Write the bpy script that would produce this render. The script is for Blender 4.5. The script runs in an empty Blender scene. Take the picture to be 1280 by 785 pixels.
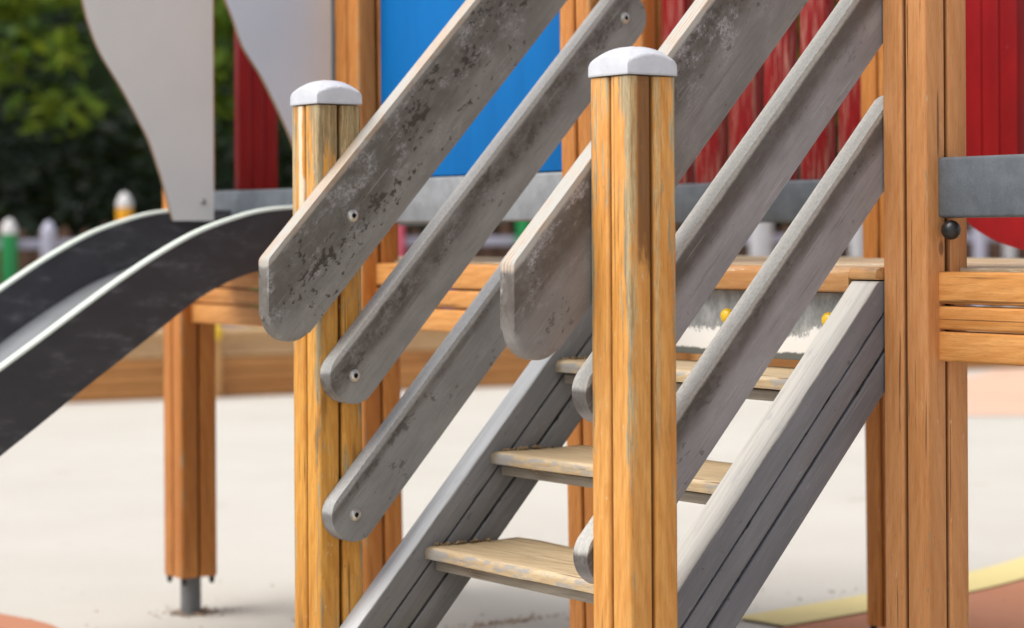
import bpy, bmesh, math, random
from mathutils import Vector, Matrix
random.seed(7)
R = math.radians
scene = bpy.context.scene
COL = scene.collection
GZ = 0.016                                  # ground height
PSI = R(35.651)                             # stair axis against the line of sight
CAM = Vector((-2.032, -2.531, 0.973))
SL = (math.cos(R(47.17)), math.sin(R(47.17)))   # stair slope
RT_V = Vector((math.cos(PSI), -math.sin(PSI), 0))   # camera right on the ground
FW_V = Vector((math.sin(PSI), math.cos(PSI), 0))    # camera forward on the ground


def ground_at(x, d, z=GZ):
    """a place x metres right of and d metres ahead of the viewpoint"""
    p = CAM + RT_V * x + FW_V * d
    return Vector((p.x, p.y, z))


# ------------------------------------------------------------------ node helper
class NT:
    def __init__(self, name, rough=0.6, spec=0.35):
        self.m = bpy.data.materials.new(name)
        self.m.use_nodes = True
        self.t = self.m.node_tree
        self.b = self.t.nodes['Principled BSDF']
        self.b.inputs['Roughness'].default_value = rough
        self.b.inputs['Specular IOR Level'].default_value = spec
        self._tc = None

    def n(self, typ, **kw):
        nd = self.t.nodes.new(typ)
        for k, v in kw.items():
            setattr(nd, k, v)
        return nd

    def put(self, sock, v):
        if hasattr(v, 'is_output') or isinstance(v, bpy.types.NodeSocket):
            self.t.links.new(v, sock)
        elif isinstance(v, (tuple, list)):
            if len(v) == 3 and len(sock.default_value) == 4:
                v = (*v, 1)
            sock.default_value = v
        else:
            sock.default_value = v

    def obj(self):
        if not self._tc:
            self._tc = self.n('ShaderNodeTexCoord')
        return self._tc.outputs['Object']

    def mapped(self, scale, loc=(0, 0, 0), src=None):
        m = self.n('ShaderNodeMapping')
        self.put(m.inputs['Vector'], src or self.obj())
        m.inputs['Scale'].default_value = scale
        m.inputs['Location'].default_value = loc
        return m.outputs[0]

    def noise(self, vec, scale=5, detail=4, rough=0.55, dist=0):
        nd = self.n('ShaderNodeTexNoise')
        self.put(nd.inputs['Vector'], vec)
        nd.inputs['Scale'].default_value = scale
        nd.inputs['Detail'].default_value = detail
        nd.inputs['Roughness'].default_value = rough
        nd.inputs['Distortion'].default_value = dist
        return nd.outputs['Fac']

    def ramp(self, v, a, b):                # smooth 0..1 between a and b
        nd = self.n('ShaderNodeMapRange', interpolation_type='SMOOTHSTEP')
        self.put(nd.inputs['Value'], v)
        nd.inputs['From Min'].default_value = a
        nd.inputs['From Max'].default_value = b
        return nd.outputs['Result']

    def math(self, op, a, b=0.0, c=None):
        nd = self.n('ShaderNodeMath', operation=op)
        self.put(nd.inputs[0], a)
        self.put(nd.inputs[1], b)
        if c is not None:
            self.put(nd.inputs[2], c)
        return nd.outputs[0]

    def mix(self, f, a, b, mode='MIX'):
        nd = self.n('ShaderNodeMix', data_type='RGBA', blend_type=mode)
        self.put(nd.inputs['Factor'], f)
        self.put(nd.inputs['A'], a)
        self.put(nd.inputs['B'], b)
        return nd.outputs['Result']

    def sep(self, v=None):
        nd = self.n('ShaderNodeSeparateXYZ')
        self.put(nd.inputs[0], v or self.obj())
        return nd.outputs

    def color(self, v):
        self.put(self.b.inputs['Base Color'], v)

    def bump(self, h, strength=0.3, dist=0.002):
        nd = self.n('ShaderNodeBump')
        nd.inputs['Strength'].default_value = strength
        nd.inputs['Distance'].default_value = dist
        self.put(nd.inputs['Height'], h)
        self.put(self.b.inputs['Normal'], nd.outputs[0])


def plain(name, col, rough=0.5, spec=0.4, metal=0.0, var=0.12, scale=9, bump=0.0):
    k = NT(name, rough, spec)
    nz = k.noise(k.obj(), scale, 5, 0.6)
    k.color(k.mix(k.ramp(nz, 0.3, 0.7), tuple(c * (1 - var) for c in col), tuple(min(1, c * (1 + var)) for c in col)))
    k.b.inputs['Metallic'].default_value = metal
    if bump:
        k.bump(k.noise(k.obj(), scale * 12, 3), bump, 0.001)
    return k.m


def axis_scale(axis, along, across):
    s = [across] * 3
    s['xyz'.index(axis)] = along
    return tuple(s)


def wood(name, ca, cb, axis='z', wear=0.0, seed=0.0, worn=(0.42, 0.33, 0.19), half=0.045, top=None,
         dark=0.25, groove=False, extra=None):
    """stained pine: growth rings, streaks, knots, worn edges and bare patches"""
    k = NT(name, 0.5, 0.35)
    loc = (seed * 1.37, seed * 2.11, seed * 0.73)
    base = k.mapped(axis_scale(axis, 1, 1), loc)
    warp = k.noise(k.mapped(axis_scale(axis, 1.1, 5), loc), 3, 3)
    rings = k.n('ShaderNodeTexWave', wave_type='BANDS', bands_direction='DIAGONAL', wave_profile='SIN')
    k.put(rings.inputs['Vector'], k.mapped(axis_scale(axis, 0.22, 1), loc))
    rings.inputs['Scale'].default_value = 26
    rings.inputs['Distortion'].default_value = 7
    rings.inputs['Detail'].default_value = 3
    rings.inputs['Detail Scale'].default_value = 1.3
    rg = rings.outputs['Fac']
    streak = k.noise(k.mapped(axis_scale(axis, 1.6, 46), loc), 3.2, 6, 0.62)
    fine = k.noise(k.mapped(axis_scale(axis, 13, 260), loc), 3, 4, 0.65)
    broad = k.noise(k.mapped(axis_scale(axis, 1.4, 8), loc), 1.4, 3)
    f = k.math('ADD', k.math('MULTIPLY', k.ramp(rg, 0.2, 0.95), 0.26), k.math('MULTIPLY', k.ramp(streak, 0.3, 0.72), 0.66))
    col = k.mix(f, ca, cb)
    col = k.mix(k.math('MULTIPLY', k.ramp(broad, 0.45, 0.72), 0.45), col, tuple(c * q for c, q in zip(cb, (0.8, 0.68, 0.55))))
    # every lath of the glued section has its own tint
    col = k.mix(k.math('MULTIPLY', k.ramp(fine, 0.46, 0.70), 0.36), col, tuple(c * 0.45 for c in cb))
    # knots
    vor = k.n('ShaderNodeTexVoronoi', feature='F1')
    k.put(vor.inputs['Vector'], k.mapped(axis_scale(axis, 4.0, 9), loc))
    vor.inputs['Scale'].default_value = 1.5
    rnd = k.sep(vor.outputs['Color'])[0]
    kn = k.math('MULTIPLY', k.ramp(vor.outputs['Distance'], 0.10, 0.045), k.ramp(rnd, 0.38, 0.42))
    col = k.mix(k.math('MULTIPLY', kn, 0.75), col, (0.13, 0.05, 0.018))
    hgt = streak
    x, y, z = k.sep()
    # drying splits along the grain
    cr0 = k.noise(k.mapped(axis_scale(axis, 2.2, 95), (loc[2], loc[1], loc[0])), 1.5, 2, 0.4)
    cr1 = k.noise(k.mapped(axis_scale(axis, 3.0, 9), loc), 1.5, 2, 0.5)
    col = k.mix(k.math('MULTIPLY', k.math('MULTIPLY', k.ramp(cr0, 0.63, 0.67), k.ramp(cr1, 0.5, 0.6)), 0.7), col, (0.075, 0.028, 0.008))
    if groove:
        # groove shade painted in together with dirt lodged between the laths
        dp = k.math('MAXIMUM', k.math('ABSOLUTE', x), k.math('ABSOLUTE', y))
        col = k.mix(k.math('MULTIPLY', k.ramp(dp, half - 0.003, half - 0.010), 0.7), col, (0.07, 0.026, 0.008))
    if wear > 0:
        ax = [a for i, a in enumerate((x, y, z)) if 'xyz'[i] != axis]
        e = k.math('MINIMUM', k.math('ABSOLUTE', ax[0]), k.math('ABSOLUTE', ax[1]))
        edge = k.ramp(e, half * 0.55, half * 0.98)            # near an arris of the section
        wn = k.noise(k.mapped(axis_scale(axis, 4.5, 60), (loc[1], loc[2], loc[0])), 2.2, 8, 0.7, 0.2)
        v = k.math('ADD', wn, k.math('MULTIPLY', edge, 0.13))
        if top is not None:
            v = k.math('ADD', v, k.math('MULTIPLY', k.ramp(k.sep()['xyz'.index(axis)], top - 0.75, top), 0.12))
        wm = k.ramp(v, 0.70 - 0.2 * wear, 0.76 - 0.2 * wear)
        wg = k.mix(k.ramp(streak, 0.32, 0.68), tuple(c * 1.15 for c in worn), tuple(c * 0.48 for c in worn))
        wg = k.mix(k.math('MULTIPLY', k.ramp(fine, 0.45, 0.75), 0.5), wg, tuple(c * 0.25 for c in worn))
        col = k.mix(wm, col, wg)
        # brown sodden patches round the bare ones
        dn = k.noise(k.mapped(axis_scale(axis, 2.0, 14), (loc[2], loc[0], loc[1])), 2.5, 5, 0.6)
        dm = k.math('MULTIPLY', k.ramp(dn, 0.6, 0.72), dark)
        col = k.mix(dm, col, (0.15, 0.06, 0.015))
        # cracks along the grain
        cr = k.noise(k.mapped(axis_scale(axis, 1.2, 120), (loc[2], loc[1], loc[0])), 1.5, 2, 0.4)
        col = k.mix(k.math('MULTIPLY', k.ramp(cr, 0.70, 0.74), 0.7), col, (0.06, 0.025, 0.01))
        # scuffs and chips down to pale wood
        sc = k.noise(k.mapped(axis_scale(axis, 30, 75), (loc[1], loc[0], loc[2])), 1.3, 6, 0.7)
        sb = k.noise(k.mapped(axis_scale(axis, 3, 7), (loc[0], loc[2], loc[1])), 1.2, 2, 0.5)
        col = k.mix(k.math('MULTIPLY', k.math('MULTIPLY', k.ramp(sc, 0.63, 0.68), k.ramp(sb, 0.44, 0.58)), 0.75), col, (0.60, 0.43, 0.26))
        col = k.mix(k.math('MULTIPLY', k.ramp(sc, 0.33, 0.29), 0.55), col, (0.16, 0.065, 0.02))
    if extra:
        col = extra(k, col, x, y, z, dict(rg=rg, fine=fine, streak=streak))
    k.color(col)
    k.bump(k.math('ADD', k.math('MULTIPLY', hgt, 0.7), k.math('MULTIPLY', fine, 0.3)), 0.35, 0.0015)
    return k.m


def rail_paint(name, width, base, seed, bare=None, band=None, chips=0.5, dust_skylight=(0.46, 0.445, 0.41), film=0.6, soft=0.6, mottle=0.45, stain=(0.062, 0.047, 0.035)):
    """grey painted board, local x along it and z across: brown grime, flakes, pale rubbed film, upper arris pale from wear and painted sky light"""
    k = NT(name, 0.55, 0.35)
    loc = (seed * 1.7, seed * 0.9, seed * 2.3)
    x, y, z = k.sep()
    h = width / 2
    n1 = k.noise(k.mapped((2.2, 6, 6), loc), 3.0, 6, 0.6)
    n2 = k.noise(k.mapped((9, 14, 14), loc), 3.4, 9, 0.72, 0.5)
    n3 = k.noise(k.mapped((60, 80, 80), loc), 3.0, 5, 0.7)
    gr = k.noise(k.mapped((6, 170, 170), loc), 2.0, 4, 0.6)
    sp = k.noise(k.mapped((70, 110, 110), loc), 1.0, 6, 0.66)
    sp2 = k.noise(k.mapped((10, 20, 20), (loc[2], loc[0], loc[1])), 1.0, 5, 0.65)
    col = k.mix(k.ramp(n1, 0.3, 0.7), tuple(c * 0.84 for c in base), tuple(c * 1.16 for c in base))
    col = k.mix(k.math('MULTIPLY', k.ramp(gr, 0.4, 0.7), 0.25), col, tuple(c * 0.62 for c in base))
    col = k.mix(k.math('MULTIPLY', k.ramp(n3, 0.5, 0.7), 0.22), col, tuple(c * 0.6 for c in base))
    c0, w0, amt = band or (0.01, 0.05, 0.6)
    dist = k.math('ABSOLUTE', k.math('SUBTRACT', z, c0))
    bm_ = k.ramp(k.math('ADD', k.math('DIVIDE', dist, w0), k.math('MULTIPLY', k.math('SUBTRACT', n1, 0.5), soft)), 1.35, 0.25)
    gm = k.math('MULTIPLY', bm_, k.math('ADD', k.math('MULTIPLY', k.ramp(n2, 0.3, 0.6), mottle), 1.0 - mottle))
    col = k.mix(k.math('MULTIPLY', gm, amt), col, stain)
    # pale rubbed film, speckled
    fn = k.noise(k.mapped((7, 12, 12), (loc[1], loc[0], 0)), 2.2, 9, 0.74)
    near = k.ramp(dist, w0 * 1.9, w0 * 0.2)
    fm = k.math('MULTIPLY', k.math('MULTIPLY', k.ramp(fn, 0.50, 0.64), k.ramp(n3, 0.38, 0.58)), k.math('ADD', k.math('MULTIPLY', near, 0.75), 0.25))
    col = k.mix(k.math('MULTIPLY', fm, film), col, tuple(min(1, c * 1.75 + 0.02) for c in (base[0] * 0.97, base[1] * 1.0, base[2] * 1.08)))
    # sharp dark flakes where the top coat has gone
    v = k.math('ADD', sp, k.math('ADD', k.math('MULTIPLY', k.math('SUBTRACT', sp2, 0.5), 1.15), k.math('MULTIPLY', k.math('SUBTRACT', near, 1.0), 0.12)))
    ch = k.ramp(v, 0.60, 0.64)
    col = k.mix(k.math('MULTIPLY', ch, k.math('MULTIPLY', chips, k.math('ADD', 0.6, k.math('MULTIPLY', n1, 0.6)))), col, (0.040, 0.031, 0.024))
    # grain raised through the paint, fine pale scratches along the board
    gl = k.noise(k.mapped((3, 60, 60), (loc[0], 3, 1)), 2.4, 6, 0.7)
    col = k.mix(k.math('MULTIPLY', k.ramp(gl, 0.56, 0.64), 0.22), col, (0.07, 0.055, 0.042))
    scr = k.noise(k.mapped((4, 220, 220), (loc[1], 1, 5)), 1.6, 3, 0.6)
    col = k.mix(k.math('MULTIPLY', k.ramp(scr, 0.67, 0.71), 0.35), col, tuple(min(1, c * 2.2) for c in base))
    # upper arris: rubbed paint and dust, with sky brightness painted into the colour
    ev = k.math('ADD', z, k.math('MULTIPLY', k.math('SUBTRACT', n2, 0.5), 0.008))
    em = k.ramp(ev, h - 0.012, h - 0.006)
    dcol = k.mix(k.math('MULTIPLY', k.ramp(n3, 0.35, 0.7), 0.6), dust_skylight, tuple(c * 0.55 for c in dust_skylight))
    dcol = k.mix(k.math('MULTIPLY', k.ramp(gr, 0.45, 0.7), 0.35), dcol, tuple(c * 0.6 for c in dust_skylight))
    if bare:
        ply = k.n('ShaderNodeTexWave', wave_type='BANDS', bands_direction='Y')
        k.put(ply.inputs['Vector'], k.mapped((0.25, 1, 0.6), loc))
        ply.inputs['Scale'].default_value = 42
        ply.inputs['Distortion'].default_value = 1.6
        bcol = k.mix(k.ramp(ply.outputs['Fac'], 0.15, 0.8), bare, tuple(c * q for c, q in zip(bare, (0.74, 0.64, 0.55))))
        bcol = k.mix(k.math('MULTIPLY', k.ramp(gr, 0.45, 0.7), 0.4), bcol, tuple(c * 0.5 for c in bare))
        dcol = k.mix(k.ramp(k.math('ADD', k.math('MULTIPLY', n1, 0.6), k.math('MULTIPLY', n2, 0.4)), 0.43, 0.56), bcol, tuple(c * 0.85 for c in dust_skylight))
    col = k.mix(em, col, dcol)
    k.color(col)
    k.put(k.b.inputs['Roughness'], k.math('ADD', 0.42, k.math('MULTIPLY', n2, 0.35)))
    k.bump(k.math('ADD', k.math('MULTIPLY', n3, 0.7), k.math('MULTIPLY', gr, 0.4)), 0.45, 0.0012)
    return k.m


# ------------------------------------------------------------------ mesh helpers
def finish(name, bm, mat, parent=None, loc=(0, 0, 0), rot=(0, 0, 0), smooth=35):
    bmesh.ops.recalc_face_normals(bm, faces=bm.faces)
    me = bpy.data.meshes.new(name)
    bm.to_mesh(me)
    bm.free()
    mats = mat if isinstance(mat, (list, tuple)) else [mat]
    for m in mats:
        me.materials.append(m)
    if smooth:
        for p in me.polygons:
            p.use_smooth = True
        me.set_sharp_from_angle(angle=R(smooth))
    o = bpy.data.objects.new(name, me)
    COL.objects.link(o)
    if parent:
        o.parent = parent
    o.location = Vector(loc) - (base_of(parent) if parent else Vector((0, 0, 0)))
    o.rotation_euler = rot
    return o


def base_of(o):
    return Vector(o['_base']) if o and '_base' in o else Vector((0, 0, 0))


def thing(name, label, cat, loc, group=None):
    o = bpy.data.objects.new(name, None)
    COL.objects.link(o)
    o.location = loc
    o.empty_display_size = 0.1
    o['_base'] = tuple(loc)
    tag(o, label, cat, group)
    return o


def tag(o, label, cat, group=None):
    o['label'] = label
    o['category'] = cat
    if group:
        o['group'] = group


def fillet(pts, radii, seg=7):
    out = []
    n = len(pts)
    for i, p in enumerate(pts):
        r = radii[i]
        p = Vector(p)
        a = (Vector(pts[i - 1]) - p)
        b = (Vector(pts[(i + 1) % n]) - p)
        if r <= 0:
            out.append(p)
            continue
        la, lb = a.length, b.length
        a.normalize(); b.normalize()
        ang = a.angle(b)
        t = min(r / math.tan(ang / 2), la * 0.98, lb * 0.98)
        r2 = t * math.tan(ang / 2)
        c = p + (a + b).normalized() * (r2 / math.sin(ang / 2))
        v0 = p + a * t - c
        v1 = p + b * t - c
        tot = v0.angle(v1)
        sgn = 1 if v0.x * v1.y - v0.y * v1.x > 0 else -1
        for s in range(seg + 1):
            q = sgn * tot * s / seg
            out.append(c + Vector((v0.x * math.cos(q) - v0.y * math.sin(q), v0.x * math.sin(q) + v0.y * math.cos(q))))
    return out


def prism(bm, poly, y0, y1, bev=0.0, seg=4, axis='y', mi=0):
    """extrude a 2-D outline; cap edges rounded"""
    def co(p, t):
        return {'y': (p[0], t, p[1]), 'z': (p[0], p[1], t), 'x': (t, p[0], p[1])}[axis]
    a = [bm.verts.new(co(p, y0)) for p in poly]
    b = [bm.verts.new(co(p, y1)) for p in poly]
    f0 = bm.faces.new(a)
    f1 = bm.faces.new(list(reversed(b)))
    fs = [f0, f1]
    for i in range(len(a)):
        j = (i + 1) % len(a)
        fs.append(bm.faces.new((a[i], b[i], b[j], a[j])))
    for f in fs:
        f.material_index = mi
    if bev > 0:
        ed = list(set(f0.edges) | set(f1.edges))
        bmesh.ops.bevel(bm, geom=ed, offset=bev, segments=seg, profile=0.5, affect='EDGES', clamp_overlap=True)
    return fs


def box(bm, x0, x1, y0, y1, z0, z1, bev=0.003, seg=2, mi=0):
    m = Matrix.Translation(((x0 + x1) / 2, (y0 + y1) / 2, (z0 + z1) / 2)) @ Matrix.Diagonal((abs(x1 - x0), abs(y1 - y0), abs(z1 - z0), 1))
    r = bmesh.ops.create_cube(bm, size=1, matrix=m)
    fs = list({f for v in r['verts'] for f in v.link_faces})
    for f in fs:
        f.material_index = mi
    if bev > 0:
        ed = list({e for v in r['verts'] for e in v.link_edges})
        bmesh.ops.bevel(bm, geom=ed, offset=bev, segments=seg, profile=0.5, affect='EDGES', clamp_overlap=True)


def lathe(bm, prof, steps=24, m=Matrix.Identity(4), mi=0):
    rows = []
    for r, z in prof:
        if r < 1e-6:
            rows.append([bm.verts.new(m @ Vector((0, 0, z)))])
        else:
            rows.append([bm.verts.new(m @ Vector((r * math.cos(2 * math.pi * i / steps), r * math.sin(2 * math.pi * i / steps), z))) for i in range(steps)])
    for a, b in zip(rows, rows[1:]):
        for i in range(steps):
            j = (i + 1) % steps
            if len(a) == 1 and len(b) == 1:
                continue
            if len(a) == 1:
                f = bm.faces.new((a[0], b[i], b[j]))
            elif len(b) == 1:
                f = bm.faces.new((a[i], a[j], b[0]))
            else:
                f = bm.faces.new((a[i], a[j], b[j], b[i]))
            f.material_index = mi


# ------------------------------------------------------------------ materials
WA, WB = (0.70, 0.355, 0.098), (0.52, 0.205, 0.034)


def c_extra(k, col, x, y, z, d):
    """the near newel post: bare pale grain down its front arris, brown soaked patch beside it"""
    s = k.math('SUBTRACT', x, y)                             # along the right-hand face from the front arris
    ed = k.noise(k.mapped((150, 150, 30), (3, 1, 2)), 1.6, 9, 0.8)
    # bare strip just right of the arris (y = -half face)
    inface = k.ramp(y, -0.040, -0.043)
    u1 = k.math('ADD', x, k.math('MULTIPLY', k.math('SUBTRACT', ed, 0.5), 0.022))
    strip = k.math('MULTIPLY', k.math('MULTIPLY', k.ramp(u1, -0.044, -0.042), k.ramp(u1, -0.029, -0.031)), inface)
    strip = k.math('MULTIPLY', strip, k.ramp(k.noise(k.mapped((12, 12, 3.0), (5, 5, 1)), 1.5, 6, 0.7), 0.38, 0.5))
    strip = k.math('MULTIPLY', strip, k.ramp(z, 0.55, 0.80))
    bare = k.mix(k.ramp(d['fine'], 0.36, 0.66), (0.56, 0.42, 0.22), (0.30, 0.18, 0.07))
    col = k.mix(k.math('MULTIPLY', strip, 0.85), col, bare)
    # soaked brown
    n = k.noise(k.mapped((22, 22, 5), (1, 7, 3)), 1.3, 6, 0.62)
    zz = k.math('ABSOLUTE', k.math('DIVIDE', k.math('SUBTRACT', z, 1.05), 0.12))
    v = k.math('SUBTRACT', n, k.math('MULTIPLY', zz, 0.16))
    pm = k.math('MULTIPLY', k.math('MULTIPLY', k.ramp(v, 0.27, 0.40), inface), k.math('MULTIPLY', k.ramp(x, -0.034, -0.024), k.ramp(x, 0.004, -0.002)))
    col = k.mix(k.math('MULTIPLY', pm, 0.85), col, (0.13, 0.048, 0.011))
    # bleached seam at the right of the groove
    s2 = k.math('MULTIPLY', k.math('MULTIPLY', k.ramp(u1, 0.004, 0.006), k.ramp(u1, 0.014, 0.012)), inface)
    s2 = k.math('MULTIPLY', s2, k.ramp(z, 0.58, 0.72))
    col = k.mix(k.math('MULTIPLY', s2, 0.6), col, bare)
    return col


def l_extra(k, col, x, y, z, d):
    """the far newel post: its right-hand face bare and grey-green at the top, peeled white seam on the left"""
    inface = k.ramp(y, -0.036, -0.042)
    n = k.noise(k.mapped((26, 26, 4), (2, 3, 8)), 1.4, 7, 0.66)
    v = k.math('ADD', n, k.math('MULTIPLY', k.ramp(z, 1.0, 1.19), 0.35))
    m = k.math('MULTIPLY', k.ramp(v, 0.58, 0.66), inface)
    bare = k.mix(k.ramp(d['streak'], 0.38, 0.62), (0.46, 0.37, 0.20), (0.25, 0.175, 0.08))
    bare = k.mix(k.math('MULTIPLY', k.ramp(d['fine'], 0.44, 0.64), 0.75), bare, (0.11, 0.065, 0.028))
    col = k.mix(k.math('MULTIPLY', m, 0.9), col, bare)
    left = k.ramp(x, -0.036, -0.042)
    yy = k.math('ADD', y, k.math('MULTIPLY', k.math('SUBTRACT', n, 0.5), 0.03))
    p = k.math('MULTIPLY', k.math('MULTIPLY', k.ramp(yy, 0.001, 0.004), k.ramp(yy, 0.018, 0.014)), left)
    p = k.math('MULTIPLY', p, k.ramp(z, 0.98, 1.02))
    return k.mix(k.math('MULTIPLY', p, 0.9), col, (0.66, 0.55, 0.42))


M = {}
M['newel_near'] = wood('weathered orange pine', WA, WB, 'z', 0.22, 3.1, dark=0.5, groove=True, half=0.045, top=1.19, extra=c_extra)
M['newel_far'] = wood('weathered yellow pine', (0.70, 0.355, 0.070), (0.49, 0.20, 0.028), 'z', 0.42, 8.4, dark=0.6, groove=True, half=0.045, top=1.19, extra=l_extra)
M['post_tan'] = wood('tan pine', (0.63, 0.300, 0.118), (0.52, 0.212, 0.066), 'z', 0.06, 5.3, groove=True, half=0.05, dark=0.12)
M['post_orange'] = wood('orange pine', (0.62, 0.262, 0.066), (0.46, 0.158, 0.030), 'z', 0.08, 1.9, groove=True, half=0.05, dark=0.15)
M['board_y'] = wood('honey pine boards', (0.68, 0.335, 0.110), (0.52, 0.215, 0.052), 'y', 0.05, 2.2, half=0.03)
M['deck'] = wood('worn deck boards', (0.52, 0.40, 0.25), (0.40, 0.27, 0.14), 'y', 0.5, 6.2, half=0.03, worn=(0.6, 0.5, 0.36))
M['deck_edge'] = wood('worn deck edge', (0.50, 0.28, 0.11), (0.40, 0.18, 0.06), 'y', 0.3, 4.2, half=0.02, worn=(0.62, 0.52, 0.38))


def tread_extra(k, col, x, y, z, d):
    """rests of grey paint on the nosing"""
    n = k.noise(k.mapped((30, 9, 30), (1, 4, 2)), 1.6, 7, 0.7)
    m = k.math('MULTIPLY', k.ramp(n, 0.5, 0.6), k.ramp(x, 0.006, 0.0015))
    m = k.math('ADD', m, k.math('MULTIPLY', k.ramp(k.math('ADD', y, k.math('MULTIPLY', n, 0.12)), 0.30, 0.33), k.ramp(x, 0.006, 0.0015)))
    col = k.mix(k.math('MULTIPLY', k.math('MINIMUM', m, 1.0), 0.8), col, (0.26, 0.26, 0.255))
    # earth and grit in the corner against the stringer
    g = k.ramp(k.math('ADD', y, k.math('MULTIPLY', n, 0.05)), 0.322, 0.342)
    return k.mix(k.math('MULTIPLY', g, 0.8), col, (0.15, 0.11, 0.06))


M['tread'] = wood('trodden bare wood', (0.58, 0.455, 0.29), (0.38, 0.27, 0.145), 'y', 0.25, 7.7, worn=(0.62, 0.52, 0.37), half=0.1, dark=0.38, extra=tread_extra)
M['support'] = wood('grey bearer wood', (0.36, 0.33, 0.28), (0.22, 0.195, 0.16), 'y', 0.45, 9.1, worn=(0.40, 0.31, 0.18), half=0.02)
M['log'] = wood('planter planks', (0.50, 0.235, 0.075), (0.40, 0.16, 0.04), 'x', 0.0, 3.3)
M['log_pale'] = wood('sunlit planter planks', (0.60, 0.40, 0.22), (0.5, 0.3, 0.14), 'x', 0.0, 4.7)  # sunlight put into the colour of the upper planks and coping
M['log_post'] = wood('planter post', (0.60, 0.34, 0.14), (0.5, 0.25, 0.08), 'z', 0.0, 2.7)


def stringer_paint(name, base, seed, toplight):
    k = NT(name, 0.5, 0.35)
    x, y, z = k.sep()
    n1 = k.noise(k.mapped((1.5, 8, 8), (seed, 0, 1)), 3, 6, 0.62)
    gr = k.noise(k.mapped((4, 130, 130), (seed, 2, 1)), 2, 4, 0.6)
    n2 = k.noise(k.mapped((6, 20, 20), (seed, 5, 2)), 3, 8, 0.7)
    sp = k.noise(k.mapped((40, 60, 60), (seed, 1, 1)), 1.3, 4, 0.6)
    col = k.mix(k.ramp(n1, 0.3, 0.7), tuple(c * 0.85 for c in base), tuple(c * 1.15 for c in base))
    col = k.mix(k.math('MULTIPLY', k.ramp(gr, 0.4, 0.68), 0.28), col, tuple(c * 0.6 for c in base))
    col = k.mix(k.math('MULTIPLY', k.ramp(sp, 0.66, 0.7), 0.55), col, (0.07, 0.06, 0.05))
    col = k.mix(k.math('MULTIPLY', k.ramp(n2, 0.60, 0.70), 0.35), col, tuple(min(1, c * 1.8) for c in base))
    if name.endswith('stringer paint'):
        for c in (0.165, 0.1221):
            dz = k.math('ABSOLUTE', k.math('SUBTRACT', z, c))
            gm = k.ramp(k.math('SUBTRACT', dz, k.math('MULTIPLY', k.ramp(n2, 0.5, 0.78), 0.004)), 0.0026, 0.0012)
            col = k.mix(k.math('MULTIPLY', gm, 0.85), col, (0.022, 0.020, 0.018))
    scr = k.noise(k.mapped((5, 240, 240), (seed, 7, 5)), 1.6, 3, 0.6)
    col = k.mix(k.math('MULTIPLY', k.ramp(scr, 0.66, 0.70), 0.4), col, tuple(min(1, c * 2.3) for c in base))
    if toplight:
        e = k.ramp(k.math('ADD', z, k.math('MULTIPLY', k.math('SUBTRACT', n2, 0.5), 0.008)), 0.206, 0.2085)
        tl = k.mix(k.math('MULTIPLY', k.ramp(gr, 0.42, 0.70), 0.5), toplight, tuple(c * q for c, q in zip(toplight, (0.62, 0.60, 0.56))))
        tl = k.mix(k.math('MULTIPLY', k.ramp(n2, 0.56, 0.68), 0.5), tl, tuple(c * 1.7 for c in base))
        col = k.mix(e, col, tl)
    k.color(col)
    k.bump(gr, 0.35, 0.001)
    return k.m


M['stringer_far'] = stringer_paint('grey stringer paint', (0.185, 0.187, 0.190), 2.0, (0.47, 0.48, 0.49))
M['stringer_near'] = stringer_paint('violet grey stringer paint', (0.175, 0.175, 0.190), 6.0, (0.50, 0.48, 0.44))
M['beam'] = stringer_paint('slate grey paint', (0.115, 0.132, 0.150), 4.0, None)
M['beam_pale'] = stringer_paint('pale grey paint', (0.25, 0.262, 0.275), 4.6, None)

BARE = (0.50, 0.425, 0.35)
M['rail_far_top'] = rail_paint('grimy grey paint', 0.144, (0.215, 0.207, 0.192), 1.0, bare=BARE, band=(0.026, 0.058, 0.62), chips=0.95, film=0.7, soft=1.4)
M['rail_far_mid'] = rail_paint('rubbed grey paint', 0.096, (0.245, 0.238, 0.228), 3.0, band=(0.020, 0.026, 0.78), chips=0.6, dust_skylight=(0.46, 0.45, 0.43), film=0.25, soft=1.0)
M['rail_far_low'] = rail_paint('clean grey paint', 0.092, (0.235, 0.235, 0.232), 5.0, band=(0.034, 0.014, 0.6), chips=0.6, dust_skylight=(0.37, 0.37, 0.365), film=0.15)
M['rail_near_top'] = rail_paint('brown stained grey paint', 0.144, (0.205, 0.188, 0.178), 7.0, bare=(0.50, 0.43, 0.36), band=(0.036, 0.036, 0.75), chips=0.6, film=0.9, soft=0.9)
M['rail_near_mid'] = rail_paint('violet grey paint', 0.092, (0.270, 0.258, 0.264), 9.0, band=(0.026, 0.027, 0.80), chips=0.25, film=0.1, soft=0.4, mottle=0.15)
M['rail_near_low'] = rail_paint('violet grey low paint', 0.092, (0.275, 0.263, 0.270), 11.0, band=(0.028, 0.022, 0.78), chips=0.5, film=0.1, soft=0.4, mottle=0.15)

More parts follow.
